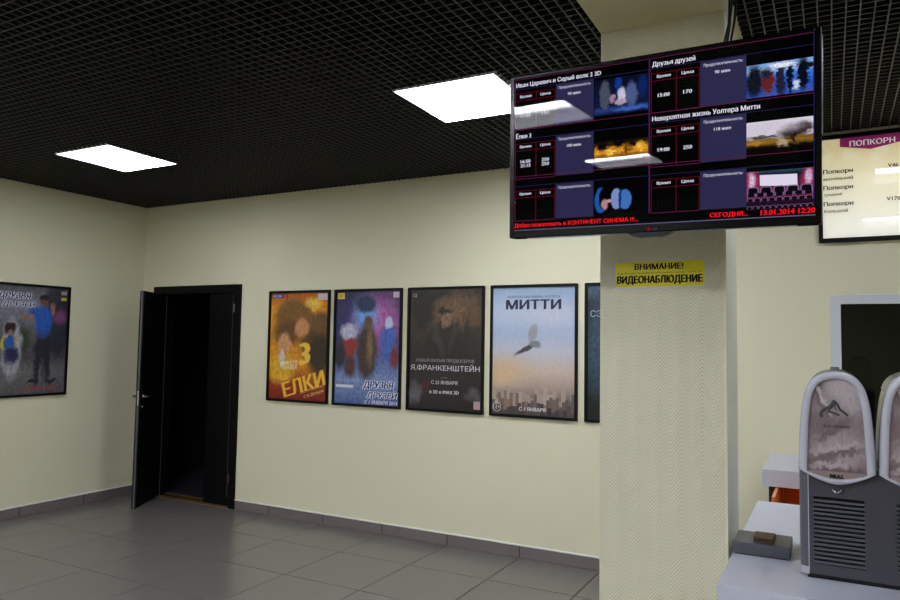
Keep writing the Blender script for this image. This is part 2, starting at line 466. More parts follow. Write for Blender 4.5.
# ------------------------------------------------------------------ double door
door = bpy.data.objects.new('door_1', None); COL.objects.link(door); struct(door, 'dark double door with one narrow leaf shut and one leaf open')
door.location = ((DX0+DX1)/2, 0, 0)
def dbuild(mb, name, m, parent=None, **k):
    mb.v = [(x-(DX0+DX1)/2, y, z) for x, y, z in mb.v]
    return mb.build(name, m, parent or door, **k)
fr = MB(); cw = 0.075
fr.box(DX0, DX0+cw, -0.016, 0.0, 0, DZ); fr.box(DX1-cw, DX1, -0.016, 0.0, 0, DZ); fr.box(DX0+cw, DX1-cw, -0.016, 0, DZ-cw, DZ)
dbuild(fr, 'casing', DOORM, bevel=.003)
jb = MB(); jx0, jx1, jz = DX0+.13, DX1-.085, DZ-.08
jb.box(DX0+.052, jx0, 0.0, TH, 0, DZ-.05); jb.box(jx1, DX1-.052, 0.0, TH, 0, DZ-.05); jb.box(jx0, jx1, 0.0, TH, jz, DZ-.05)
dbuild(jb, 'jamb', DOORM)
WOODT = mat('oak_brown_threshold', (104, 74, 40), rough=0.5, noise=0.2, nscale=20)
dbuild(MB().box(jx0, jx1, -0.012, 0.03, 0.0, 0.014), 'threshold', WOODT, bevel=.003)
dbuild(MB().box(jx0, jx1, 0.10, TH, 0.0, 0.016), 'threshold', WOODT, bevel=.003)
dbuild(MB().box(jx0-.08, jx1+.08, -0.018, -0.013, 0.0, 0.004), 'threshold_trim', mat('aluminium_strip', (150, 152, 158), rough=.35, metal=.9, noise=.02))
LW = 0.62; RW = 0.33
rl = dbuild(MB().box(jx1-RW, jx1-.002, 0.004, 0.044, 0.018, jz-.004), 'door_leaf', DOORM, bevel=.002)
for zz in (0.27, 1.85):
    dbuild(MB().cyl((jx1-.004, -0.003, zz-.04), (jx1-.004, -0.003, zz+.04), 0.006, 10), 'hinge', CHROME, rl)
dbuild(MB().box(jx1-.03, jx1-.024, .0005, .004, 0.1, jz-.02), 'edge_bead', mat('dark_grey_bead', (52, 50, 52), rough=.4, noise=.05), rl)
# open leaf, hinged at the left jamb
ang = math.radians(-58.5)
hm = Matrix.Translation((jx0-(DX0+DX1)/2+.004, -0.006, 0)) @ Matrix.Rotation(ang, 4, 'Z')
lf = MB().box(0, LW, 0.0, 0.04, 0.018, jz-.004).build('door_leaf', DOORM, door, bevel=.002); lf.matrix_local = hm
EDGE = mat('steel_grey_edge', (84, 84, 94), rough=.45, metal=.3, noise=.03)
MB().box(LW, LW+.002, 0.012, 0.028, 0.02, jz-.01).build('edge_strip', EDGE, lf)
MB().box(0.006, 0.018, 0.0402, 0.043, 0.02, jz-.01).build('edge_strip', EDGE, lf)
MB().box(LW, LW+.0022, 0.012, 0.028, 0.94, 1.07).build('lock_plate', CHROME, lf)
for side, yy in ((1, 0.04), (-1, 0.0)):
    h = MB().cyl((LW-.06, yy, 1.02), (LW-.06, yy+side*.008, 1.02), 0.026, 18)
    h.tube([(LW-.06, yy, 1.02), (LW-.06, yy+side*.045, 1.02), (LW-.075, yy+side*.052, 1.02), (LW-.18, yy+side*.05, 1.02)], 0.009, 10)
    h.build('door_handle', CHROME, lf, smooth=False)
    MB().cyl((LW-.06, yy, 0.925), (LW-.06, yy+side*.012, 0.925), 0.016, 16).build('lock_cylinder', CHROME, lf)

# ------------------------------------------------------------------ service window on the back wall
wn = bpy.data.objects.new('window_1', None); COL.objects.link(wn); struct(wn, 'dark serving window in a white frame'); wn.location = (WX0, 0, WZ0)
ww, wh = WX1-WX0, WZ1-WZ0
wf = MB(); wf.box(0, .052, -.022, .06, 0, wh); wf.box(ww-.052, ww, -.022, .06, 0, wh); wf.box(.052, ww-.052, -.022, .06, wh-.052, wh); wf.box(.052, ww-.052, -.004, .06, 0, .012)
wf.build('window_frame', WHITE_PL, wn, bevel=.003)
MB().box(.046, .056, -.03, -.022, .012, wh-.046).box(.056, ww-.046, -.03, -.022, wh-.056, wh-.046).build('window_bead', WHITE_PL, wn)
patch('pane', 0.05, ww-.05, 0.012, wh-.05, thin_glass('window_glass', (.8, .78, .82, 1), ior=1.6), wn, 0.02)
MB().box(0.40, 0.46, 0.03, 0.06, 0.012, wh-.05).build('mullion', mat('dark_mullion', (20, 17, 22), rough=.4, noise=.1), wn)

# ------------------------------------------------------------------ poster prints
def poster_mat(name, stops, blobs, w_, h_, warp=0.03, grain=0.25, skyline=None, rough=0.28):
    """printed sheet: vertical colour ramp, soft colour patches, paper grain"""
    m, nt, b = new_mat(name); N, L = nt.nodes, nt.links
    tc = N.new('ShaderNodeTexCoord'); mp = N.new('ShaderNodeMapping'); mp.inputs['Scale'].default_value = (1/w_, 0, 1/h_)
    L.new(tc.outputs['Object'], mp.inputs[0])
    nz = N.new('ShaderNodeTexNoise'); nz.inputs['Scale'].default_value = 9; nz.inputs['Detail'].default_value = 8; nz.inputs['Roughness'].default_value = .62; L.new(mp.outputs[0], nz.inputs['Vector'])
    vs = N.new('ShaderNodeVectorMath'); vs.operation = 'SUBTRACT'; vs.inputs[1].default_value = (.5, .5, .5); L.new(nz.outputs['Color'], vs.inputs[0])
    vm = N.new('ShaderNodeVectorMath'); vm.operation = 'SCALE'; vm.inputs['Scale'].default_value = warp*2; L.new(vs.outputs[0], vm.inputs[0])
    va = N.new('ShaderNodeVectorMath'); va.operation = 'ADD'; L.new(mp.outputs[0], va.inputs[0]); L.new(vm.outputs[0], va.inputs[1])
    flat = N.new('ShaderNodeVectorMath'); flat.operation = 'MULTIPLY'; flat.inputs[1].default_value = (1, 0, 1); L.new(va.outputs[0], flat.inputs[0])
    sp = N.new('ShaderNodeSeparateXYZ'); L.new(flat.outputs[0], sp.inputs[0])
    rp = N.new('ShaderNodeValToRGB'); els = rp.color_ramp.elements
    while len(els) < len(stops): els.new(0.5)
    for e, (p, c) in zip(els, stops): e.position = p; e.color = lin(c)
    L.new(sp.outputs['Z'], rp.inputs['Fac']); cur = rp.outputs['Color']
    for (cx, cz, rx, rz, soft, c, *ang) in blobs:
        s1 = N.new('ShaderNodeVectorMath'); s1.operation = 'SUBTRACT'; s1.inputs[1].default_value = (cx, 0, cz); L.new(flat.outputs[0], s1.inputs[0])
        src = s1.outputs[0]
        if ang:                                 # tilt measured on the sheet, counter-clockwise in degrees
            pa = N.new('ShaderNodeVectorMath'); pa.operation = 'MULTIPLY'; pa.inputs[1].default_value = (w_, 0, h_); L.new(src, pa.inputs[0])
            vr_ = N.new('ShaderNodeVectorRotate'); vr_.rotation_type = 'Y_AXIS'; vr_.inputs['Angle'].default_value = math.radians(ang[0]); L.new(pa.outputs[0], vr_.inputs['Vector'])
            pb = N.new('ShaderNodeVectorMath'); pb.operation = 'MULTIPLY'; pb.inputs[1].default_value = (1/w_, 0, 1/h_); L.new(vr_.outputs[0], pb.inputs[0]); src = pb.outputs[0]
        s2 = N.new('ShaderNodeVectorMath'); s2.operation = 'MULTIPLY'; s2.inputs[1].default_value = (1/rx, 0, 1/rz); L.new(src, s2.inputs[0])
        s3 = N.new('ShaderNodeVectorMath'); s3.operation = 'LENGTH'; L.new(s2.outputs[0], s3.inputs[0])
        mr = N.new('ShaderNodeMapRange'); mr.interpolation_type = 'SMOOTHSTEP'
        mr.inputs[1].default_value = 1+soft; mr.inputs[2].default_value = max(0, 1-soft); L.new(s3.outputs['Value'], mr.inputs[0])
        mx = N.new('ShaderNodeMix'); mx.data_type = 'RGBA'; mx.inputs[7].default_value = lin(c)
        L.new(mr.outputs[0], mx.inputs[0]); L.new(cur, mx.inputs[6]); cur = mx.outputs[2]
    if skyline:
        s0 = N.new('ShaderNodeSeparateXYZ'); L.new(mp.outputs[0], s0.inputs[0])
        for cnt, base, amp, c1, c2, seed in skyline:
            a = N.new('ShaderNodeMath'); a.operation = 'MULTIPLY_ADD'; a.inputs[1].default_value = cnt; a.inputs[2].default_value = seed; L.new(s0.outputs['X'], a.inputs[0])
            f = N.new('ShaderNodeMath'); f.operation = 'FLOOR'; L.new(a.outputs[0], f.inputs[0])
            wn_ = N.new('ShaderNodeTexWhiteNoise'); wn_.noise_dimensions = '1D'; L.new(f.outputs[0], wn_.inputs['W'])
            hgt = N.new('ShaderNodeMath'); hgt.operation = 'MULTIPLY_ADD'; hgt.inputs[1].default_value = amp; hgt.inputs[2].default_value = base; L.new(wn_.outputs['Value'], hgt.inputs[0])
            lt = N.new('ShaderNodeMath'); lt.operation = 'LESS_THAN'; L.new(s0.outputs['Z'], lt.inputs[0]); L.new(hgt.outputs[0], lt.inputs[1])
            sc = N.new('ShaderNodeSeparateColor'); L.new(wn_.outputs['Color'], sc.inputs[0])
            bc = N.new('ShaderNodeMix'); bc.data_type = 'RGBA'; bc.inputs[6].default_value = lin(c1); bc.inputs[7].default_value = lin(c2); L.new(sc.outputs[1], bc.inputs[0])
            mx = N.new('ShaderNodeMix'); mx.data_type = 'RGBA'; L.new(lt.outputs[0], mx.inputs[0]); L.new(cur, mx.inputs[6]); L.new(bc.outputs[2], mx.inputs[7]); cur = mx.outputs[2]
    g = N.new('ShaderNodeTexNoise'); g.inputs['Scale'].default_value = 26; g.inputs['Detail'].default_value = 5; L.new(mp.outputs[0], g.inputs['Vector'])
    gr = N.new('ShaderNodeMapRange'); gr.inputs[1].default_value = .3; gr.inputs[2].default_value = .7; gr.inputs[3].default_value = 1-grain; gr.inputs[4].default_value = 1+grain; L.new(g.outputs['Fac'], gr.inputs[0])
    fm = N.new('ShaderNodeVectorMath'); fm.operation = 'SCALE'; L.new(cur, fm.inputs[0]); L.new(gr.outputs[0], fm.inputs['Scale'])
    L.new(fm.outputs[0], b.inputs['Base Color'])
    b.inputs['Roughness'].default_value = rough
    m['out'] = 1
    return m, nt, fm.outputs[0]

INK = {}
def ink(rgb, rough=0.35):
    return mat('ink_%02x%02x%02x' % tuple(rgb), rgb, rough=rough)

FW, FH = 0.686, 0.98; FB = 0.02; PW, PH = FW-2*FB, FH-2*FB
def poster(label, matrix, stops, blobs, **k):
    t = thing('movie_poster', label, 'poster', matrix=matrix)          # local x right, z up, -y towards the viewer
    MB().ring(0, FW, 0, FH, FB, -0.022, 0.0).build('frame', BLACKF, t, bevel=.002)
    MB().box(FB-.002, FW-FB+.002, -0.006, -0.001, FB-.002, FH-FB+.002).build('backing', BLACKF, t)
    pm = poster_mat('poster_print', stops, blobs, PW, PH, **k)[0]
    p = patch('print', 0, PW, 0, PH, pm, t); p.location = (FB, -0.008, FB)
    return t, p
def ptxt(p, body, u, v, rgb, h=None, w=None, **k):
    return text(body, u*PW, v*PH, ink(rgb), p, y=k.pop('y', -0.0006), height=h*PH if h else None, width=w*PW if w else None, **k)
def at_back(x): return Matrix.Translation((x, 0, 1.015))

# gold comedy poster
t, p = poster('framed poster in gold and brown with a slanted yellow title', at_back(-0.063),
    [(0, (122, 22, 14)), (.16, (150, 40, 16)), (.33, (214, 140, 30)), (.6, (206, 140, 34)), (.85, (226, 150, 30)), (1, (176, 88, 20))],
    [(.78, .58, .26, .2, .4, (92, 62, 30)), (.86, .42, .2, .2, .4, (50, 40, 26)), (.42, .78, .34, .17, .25, (126, 88, 44)), (.3, .62, .24, .12, .4, (104, 70, 36)), (.88, .72, .18, .1, .4, (106, 74, 40)),
     (.26, .52, .11, .1, .3, (206, 150, 104)), (.56, .665, .12, .09, .3, (200, 140, 92)), (.2, .28, .22, .13, .4, (220, 168, 40)), (.22, .38, .05, .09, .3, (206, 200, 190)), (.75, .9, .12, .05, .6, (240, 196, 80))], warp=.05, grain=.3)
for (x0, x1, z0, z1, c) in ((.03, .2, .955, .99, (38, 60, 150)), (.2, .3, .955, .99, (170, 34, 40)), (.82, .99, .93, .99, (214, 196, 206))):
    patch('badge', x0*PW, x1*PW, z0*PH, z1*PH, ink(c), p, -.0004)
ptxt(p, 'РОССИЯ', .115, .9725, (235, 235, 240), w=.14, align='C', y=-.0008); ptxt(p, '1', .25, .9725, (240, 240, 240), h=.022, align='C', y=-.0008)
ptxt(p, '3', .62, .43, (235, 190, 70), h=.2, align='C', bold=.06)
ptxt(p, 'ВМЕСТЕ\nТЕПЛЕЕ', .36, .32, (238, 226, 190), h=.08, align='C', rot=.05, bold=.02)
ptxt(p, 'ЁЛКИ', .60, .17, (236, 188, 52), w=.72, align='C', rot=.28, bold=.04)
ptxt(p, 'СМОТРИТЕ В КИНО', .75, .105, (238, 206, 110), w=.40, align='C', rot=.28); ptxt(p, 'С 26 ДЕКАБРЯ', .79, .062, (240, 214, 130), w=.34, align='C', rot=.28)
# blue winter poster
WHITEI, NAVY = (226, 230, 240), (22, 36, 110)
t, p = poster('framed blue and violet poster with coloured standing shapes and a slanted blue title', at_back(0.671),
    [(0, (70, 92, 150)), (.2, (120, 140, 184)), (.34, (92, 112, 164)), (.55, (50, 52, 104)), (.8, (44, 48, 100)), (1, (40, 40, 82))],
    [(.66, .73, .3, .2, .8, (178, 96, 168)), (.47, .78, .16, .14, .8, (110, 160, 226)), (.47, .89, .17, .08, .3, (38, 52, 92)), (.22, .52, .12, .12, .3, (140, 40, 44)), (.24, .33, .09, .1, .4, (78, 40, 44)), (.21, .64, .13, .07, .35, (186, 186, 206)), (.82, .56, .12, .17, .3, (62, 96, 176)),
     (.83, .72, .06, .05, .3, (190, 196, 220)), (.5, .47, .16, .26, .25, (58, 46, 46)), (.51, .72, .07, .06, .3, (96, 70, 66)), (.92, .42, .07, .1, .4, (110, 40, 60)), (.08, .42, .09, .12, .4, (36, 34, 52)), (.55, .52, .05, .16, .6, (120, 92, 60))], warp=.05, grain=.35)
patch('badge', .02*PW, .13*PW, .935*PH, .99*PH, ink((214, 200, 60)), p, -.0004); ptxt(p, 'Ю', .075, .962, (90, 30, 110), h=.032, align='C', y=-.0008, bold=.02)
patch('badge', .89*PW, .98*PW, .94*PH, .99*PH, ink((196, 176, 190)), p, -.0004)
patch('badge', .02*PW, .3*PW, .14*PH, .165*PH, ink((206, 208, 216)), p, -.0004)
for dx, c, yy in ((.006, WHITEI, -.0006), (0, NAVY, -.0012)):
    b = .13 if c == WHITEI else .05
    ptxt(p, 'ДРУЗЬЯ', .69, .170, c, w=.46, h=.07, align='C', shear=.2, bold=b, y=yy); ptxt(p, 'ДРУЗЕЙ', .745, .088, c, w=.46, h=.07, align='C', shear=.2, bold=b, y=yy)
ptxt(p, 'С 1 ЯНВАРЯ 2014', .73, .022, WHITEI, w=.5, align='C', shear=.2, bold=.02)
# dark poster
t, p = poster('framed near-black poster with a pale ragged title across its lower third', at_back(1.410),
    [(0, (24, 20, 24)), (.3, (30, 24, 26)), (.5, (34, 27, 27)), (.75, (60, 44, 34)), (1, (38, 30, 28))],
    [(.62, .8, .3, .16, .7, (104, 78, 50)), (.18, .83, .16, .17, .3, (22, 18, 22)), (.84, .6, .12, .2, .5, (34, 26, 26)), (.5, .5, .3, .2, .3, (26, 22, 26)), (.5, .68, .12, .1, .35, (32, 25, 27)), (.51, .75, .075, .07, .3, (122, 92, 76)), (.5, .82, .09, .03, .4, (30, 23, 22)), (.3, .93, .3, .035, .5, (26, 21, 22), 20), (.4, .58, .05, .16, .5, (52, 44, 44), 20), (.62, .6, .04, .13, .5, (48, 40, 40), -18), (.88, .8, .06, .12, .6, (88, 64, 42)),
     (.08, .13, .09, .08, .6, (86, 84, 92)), (.9, .12, .1, .05, .6, (80, 76, 84)), (.24, .18, .05, .05, .5, (74, 26, 26))], warp=.09, grain=.4)
patch('badge', .9*PW, .985*PW, .015*PH, .08*PH, ink((184, 150, 156)), p, -.0004)
ptxt(p, '12', .07, .955, (200, 200, 206), h=.03, align='C')
ptxt(p, 'Я,ФРАНКЕНШТЕЙН', .5, .345, (206, 204, 212), w=.95, h=.062, align='C', bold=.005)
ptxt(p, 'НОВЫЙ ФИЛЬМ ПРОДЮСЕРОВ', .5, .405, (150, 148, 154), w=.8, align='C')
ptxt(p, 'В КИНО', .5, .262, (130, 128, 134), h=.012, align='C'); ptxt(p, 'С 23 ЯНВАРЯ', .5, .222, (200, 198, 206), w=.36, align='C', bold=.01); ptxt(p, 'в 3D и IMAX 3D', .5, .142, (204, 202, 210), w=.4, align='C', bold=.03)
# pale sky poster
t, p = poster('framed pale sky poster with a city skyline and a bold navy title', at_back(2.147),
    [(0, (66, 62, 70)), (.12, (112, 100, 98)), (.22, (170, 150, 138)), (.34, (198, 178, 162)), (.5, (184, 186, 198)), (.7, (150, 172, 204)), (1, (146, 168, 196))],
    [(.12, .8, .26, .12, .9, (176, 190, 212)), (.7, .78, .4, .1, 1.0, (186, 192, 206)), (.12, .33, .25, .1, .9, (204, 176, 140)), (.5, .64, .055, .07, .3, (150, 152, 162), -14), (.42, .515, .15, .018, .4, (66, 60, 68), 26), (.53, .55, .07, .026, .35, (122, 124, 130), -8)],
    warp=.02, grain=.05, skyline=[(19, .12, .11, (150, 132, 126), (178, 160, 146), 3.0), (27, .06, .13, (66, 66, 84), (142, 116, 92), 11.0), (22, .02, .08, (48, 46, 60), (98, 80, 70), 30.0)])
ptxt(p, 'НЕВЕРОЯТНАЯ ЖИЗНЬ УОЛТЕРА', .5, .925, (40, 44, 70), w=.64, align='C', bold=.01); ptxt(p, 'МИТТИ', .5, .865, (24, 28, 58), w=.66, h=.075, align='C', bold=.05)
ptxt(p, 'С 1 ЯНВАРЯ', .5, .045, (232, 228, 224), w=.32, align='C', bold=.02)
c = MB(); n = 24
for i in range(n):
    a0, a1 = 2*math.pi*i/n, 2*math.pi*(i+1)/n
    c.add([(.06*PW+r*math.cos(a), -.0006, .052*PH+r*math.sin(a)) for a, r in ((a0, .032), (a1, .032), (a1, .0355), (a0, .0355))], [(0, 1, 2, 3)])
c.build('age_ring', ink((214, 212, 210)), p); ptxt(p, '12+', .06, .052, (220, 218, 216), h=.03, align='C')
# dark teal poster half behind the column
t, p = poster('framed dark teal poster partly hidden behind the papered column', at_back(2.885),
    [(0, (16, 20, 26)), (.3, (24, 36, 46)), (.6, (34, 56, 70)), (.85, (26, 42, 56)), (1, (70, 92, 108))],
    [(.1, .5, .1, .25, .8, (46, 74, 88)), (.25, .25, .15, .1, .8, (40, 60, 74)), (.1, .08, .3, .08, .8, (14, 16, 20))], warp=.16, grain=.5)
ptxt(p, 'СЭЛ', .03, .79, (170, 184, 196), h=.05, align='L')
# left wall poster (faces +x)
ml = Matrix.Translation((XL, -0.797-FW, 1.03)) @ Matrix.Rotation(math.radians(90), 4, 'Z')
t, p = poster('framed grey poster with blue shapes and a slanted white title on the side wall', ml,
    [(0, (84, 82, 86)), (.2, (104, 102, 104)), (.35, (70, 68, 74)), (.6, (92, 94, 104)), (.85, (128, 132, 144)), (1, (84, 84, 94))],
    [(.85, .7, .22, .35, .2, (44, 46, 58)), (.9, .72, .1, .06, .6, (120, 70, 110)), (.36, .5, .12, .13, .5, (48, 62, 46)), (.68, .5, .035, .4, .3, (60, 60, 68)), (.24, .42, .13, .28, .2, (150, 152, 160)), (.22, .6, .07, .07, .25, (40, 26, 24)), (.22, .555, .05, .04, .25, (130, 92, 74)),
     (.2, .47, .11, .07, .25, (196, 176, 40)), (.21, .47, .075, .07, .25, (40, 96, 170)), (.24, .36, .1, .08, .3, (36, 42, 80)), (.66, .44, .12, .1, .4, (30, 34, 56)), (.66, .69, .12, .15, .35, (30, 88, 178)), (.53, .75, .09, .05, .4, (30, 88, 178)), (.42, .72, .1, .02, .4, (150, 104, 84), 5), (.66, .87, .06, .055, .25, (104, 72, 62)), (.66, .905, .065, .03, .3, (26, 20, 20)), (.79, .8, .04, .06, .3, (140, 96, 78)),
     (.55, .125, .07, .02, .3, (22, 20, 24)), (.8, .115, .07, .02, .3, (22, 20, 24)), (.6, .3, .045, .22, .5, (30, 34, 56), -4), (.73, .3, .045, .22, .5, (28, 32, 52), 5)], warp=.07, grain=.3)
for c, b, yy in (((222, 226, 236), .12, -.0006), ((26, 38, 92), .05, -.001)):
    ptxt(p, 'ДРУЗЬЯ', .25, .905, c, w=.44, h=.062, align='C', shear=.2, bold=b, y=yy); ptxt(p, 'ДРУЗЕЙ', .31, .832, c, w=.44, h=.062, align='C', shear=.2, bold=b, y=yy)
ptxt(p, 'С 1 ЯНВАРЯ 2014', .63, .055, (170, 40, 48), w=.52, align='C', shear=.2, bold=.02)
patch('badge', .9*PW, .98*PW, .885*PH, .915*PH, ink((206, 190, 60)), p, -.0004); patch('badge', .9*PW, .98*PW, .94*PH, .975*PH, ink((180, 150, 160)), p, -.0004)

# ------------------------------------------------------------------ television on the column
n_ = Vector((-0.0100, -0.9990, -0.0430)).normalized(); r_ = Vector((0.9999, -0.0094, -0.0130)); r_ = (r_ - n_*r_.dot(n_)).normalized(); u_ = r_.cross(-n_)
if u_.z < 0: u_ = -u_
tvm = Matrix((r_, -n_, u_)).transposed().to_4x4(); tvm.translation = (3.929, -2.669, 2.198)
tv = thing('television', 'large black flat-screen television with a cinema timetable mounted before the papered column', 'television', matrix=tvm)
TVB = mat('black_gloss_bezel', (4, 4, 5), rough=.25, spec=.2, noise=.05)
TW, THh = .485, .2825
SX0, SX1, SZ0, SZ1 = -.4685, .4695, -.2585, .2705
bz = MB()
bz.box(-TW, SX0, 0, .035, -THh, THh); bz.box(SX1, TW, 0, .035, -THh, THh); bz.box(SX0, SX1, 0, .035, -THh, SZ0); bz.box(SX0, SX1, 0, .035, SZ1, THh)
bz.build('bezel', TVB, tv, bevel=.0025)
MB().box(-TW+.01, TW-.01, .0355, .06, -THh+.01, THh-.01).build('back_cover', mat('black_plastic', (16, 16, 17), rough=.6, noise=.1), tv, bevel=.01)
MB().box(-.25, .25, .06, .085, -.2, .15).build('back_housing', mat('black_plastic', (16, 16, 17)), tv, bevel=.01)
scr = MB().box(SX0, SX1, .004, .03, SZ0, SZ1).build('screen', mat('black_panel', (2, 2, 3), rough=.6, spec=.02), tv)
patch('screen_glass', SX0, SX1, SZ0, SZ1, thin_glass('screen_gloss', (.97, .97, .97, 1), ior=1.25, rough=.012), tv, .0006)
# silver rims of the set
RIM = mat('silver_rim', (150, 152, 165), rough=.3, metal=.8, noise=.03)
MB().box(TW, TW+.0025, .004, .03, -.02, .26).build('side_rim', RIM, tv)
MB().box(-TW-.002, -TW, .004, .03, .2, .27).build('side_rim', RIM, tv)
MB().box(-.42, .42, .002, .028, -THh-.0025, -THh).build('lower_rim', RIM, tv)
lip = [(-.075, -THh), (-.06, -.292), (-.035, -.299), (.035, -.299), (.06, -.292), (.075, -THh)]
MB().prism(lip, .002, .03).build('logo_lip', mat('smoked_lip', (60, 62, 70), rough=.15, metal=.4, noise=.03), tv)
text('LG', .0105, -.2745, glow('logo_grey', (150, 150, 155), .25), tv, y=-.0008, height=.008, align='L', bold=.02, name='maker_logo')
d = MB(); d.add([(-.002+.006*math.cos(a), -.0008, -.2745+.006*math.sin(a)) for a in [2*math.pi*i/18 for i in range(18)]], [tuple(range(18))]); d.build('maker_logo', glow('logo_red', (170, 20, 50), .5), tv)
# mount
arm = MB().box(-.12, .12, .085, .095, -.1, .1); arm.box(-.03, .03, .095, .29, -.03, .03); arm.build('mount_arm', BLACKF, tv)
tv_inv = tvm.inverted()
pl = MB().box(3.83, 4.03, CY0-.012, CY0-.001, 2.08, 2.32)
pl.v = [tuple(tv_inv @ Vector(v)) for v in pl.v]; pl.build('mount_plate', BLACKF, tv)
# timetable graphics (flat, behind the glass)
E = 1.0
PUR = glow('screen_violet', (44, 42, 76), E); MAG = glow('screen_magenta', (86, 26, 62), E); REDL = glow('screen_red_line', (98, 12, 34), E)
BLUEL = glow('screen_blue_line', (38, 34, 78), E); WT = glow('screen_white', (222, 222, 240), E); WT2 = glow('screen_soft_white', (166, 166, 190), E); RED = glow('screen_red', (236, 20, 36), E)
def sline(x0, z0, x1, z1, m, w=.0022):
    if abs(x1-x0) > abs(z1-z0): patch('screen_line', x0, x1, z0-w/2, z0+w/2, m, scr, .0030)
    else: patch('screen_line', x0-w/2, x0+w/2, min(z0, z1), max(z0, z1), m, scr, .0030)
def st(body, x, z, m=None, **k): return text(body, x, z, m or WT, scr, y=.0026, name='screen_lettering', **k)
def cell_block(x0, zt, zb, title, times, prices, dur, tw=None):
    c1, c2, c3, c4 = x0, x0+.077, x0+.1455, x0+.2805
    xe = x0+.461
    sline(c1, zt+.05, xe, zt+.05, MAG, .0022); sline(c1, zt+.016, xe, zt+.016, BLUEL, .0016)
    patch('screen_field', c3+.003, c4, zb+.001, zt+.014, PUR, scr, .0034)
    for a, b_ in ((c1, c2), (c2, c3)):
        sline(a, zt, b_, zt, REDL, .0016); sline(a, zt-.024, b_, zt-.024, REDL, .0016); sline(a, zb, b_, zb, MAG, .002)
    for a in (c1, c2, c3): sline(a, zb, a, zt, REDL, .0018)
    sline(xe, zb, xe, zt+.05, BLUEL, .0022)
    if title: st(title, x0+.003, zt+.0285, width=tw, height=.0195, bold=.02)
    st('Время', (c1+c2)/2, zt-.0115, width=.042, height=.0115, align='C', bold=.02); st('Цена', (c2+c3)/2, zt-.0115, width=.036, height=.0115, align='C', bold=.02)
    st('Продолжительность:', (c3+c4)/2+.002, zt+.0005, width=.112, height=.0115, align='C', m=WT)
    if dur: st(dur, (c3+c4)/2, zt-.0235, height=.0098, align='C', bold=.015)
    for i, s in enumerate(times): st(s, (c1+c2)/2, (zt-.024+zb)/2 + .0145*((len(times)-1)/2-i)+.004, width=.036, height=.0112, align='C', bold=.03)
    for i, s in enumerate(prices): st(s, (c2+c3)/2, (zt-.024+zb)/2 + .0145*((len(prices)-1)/2-i)+.004, width=.026, height=.0112, align='C', bold=.03)
    return c4, xe
LXs, RXs = -.4645, .0045
rows = [(.2195, .0935), (.0445, -.0785), (-.120, -.224)]
cell_block(LXs, *rows[0], 'Иван Царевич и Серый волк 2 3D', ['11:10', '13:30'], ['120', '150'], '90 мин', .302)
cell_block(LXs, *rows[1], 'Ёлки 3', ['16:50', '21:15'], ['250', '250'], '100 мин', .056)
cell_block(LXs, *rows[2], None, [], [], None)
cell_block(RXs, *rows[0], 'Друзья друзей', ['15:00'], ['170'], '90 мин', .131)
cell_block(RXs, *rows[1], 'Невероятная жизнь Уолтера Митти', ['19:00'], ['250'], '118 мин', .315)
cell_block(RXs, *rows[2], None, [], [], None)
sline(-.0005, .27, -.0005, -.224, MAG, .0026); sline(-.4655, -.224, -.4655, .27, MAG, .002)
sline(SX0+.001, -.2565, SX1-.001, -.2565, glow('screen_grey_violet', (92, 92, 124), E), .003)
st('Добро пожаловать в КОНТИНЕНТ СИНЕМА !!!...', -.4665, -.2415, m=RED, width=.43, height=.0178, bold=.03)
st('СЕГОДНЯ...', .182, -.2425, m=RED, width=.107, height=.0165, bold=.05); st('13.01.2014 12:20', .325, -.2425, m=RED, width=.142, height=.0155, bold=.05)

def thumb(x0, x1, z0, z1, stops, blobs, **k):
    w_, h_ = x1-x0, z1-z0
    m, nt, out = poster_mat('screen_picture', stops, blobs, w_, h_, **k)
    b = nt.nodes['Principled BSDF']; o_ = nt.nodes['Material Output']; e = nt.nodes.new('ShaderNodeEmission'); e.inputs[1].default_value = 1.0
    nt.links.new(out, e.inputs[0]); nt.links.new(e.outputs[0], o_.inputs[0]); nt.nodes.remove(b)
    p = patch('screen_picture', 0, w_, 0, h_, m, scr); p.location = (x0, .0032, z0)
    return p
thumb(-.1815, -.0055, .106, .2255, [(0, (8, 12, 24)), (.16, (36, 62, 130)), (.24, (16, 24, 56)), (.5, (14, 22, 52)), (1, (10, 14, 32))],
      [(.2, .55, .1, .4, .2, (70, 76, 92)), (.45, .8, .06, .3, .3, (16, 52, 130)), (.52, .5, .08, .2, .35, (196, 190, 214)), (.5, .32, .1, .08, .4, (170, 150, 176)), (.7, .5, .1, .32, .35, (74, 90, 134)), (.34, .45, .05, .12, .3, (150, 120, 150)), (.9, .7, .08, .3, .4, (14, 34, 92)), (.7, .12, .3, .05, .6, (60, 96, 176))], warp=.08, grain=.35)
thumb(-.1815, -.0055, -.05, .022, [(0, (6, 5, 8)), (.3, (140, 92, 20)), (.45, (214, 150, 40)), (.62, (206, 138, 30)), (.8, (60, 38, 14)), (1, (4, 4, 8))],
      [(.15, .75, .12, .2, .4, (10, 8, 12)), (.45, .85, .1, .2, .4, (10, 8, 12)), (.7, .8, .08, .2, .4, (20, 14, 12)), (.3, .45, .06, .15, .5, (240, 190, 80)), (.62, .5, .07, .2, .5, (120, 70, 16)), (.85, .6, .08, .2, .5, (236, 180, 60))], warp=.25, grain=.8)
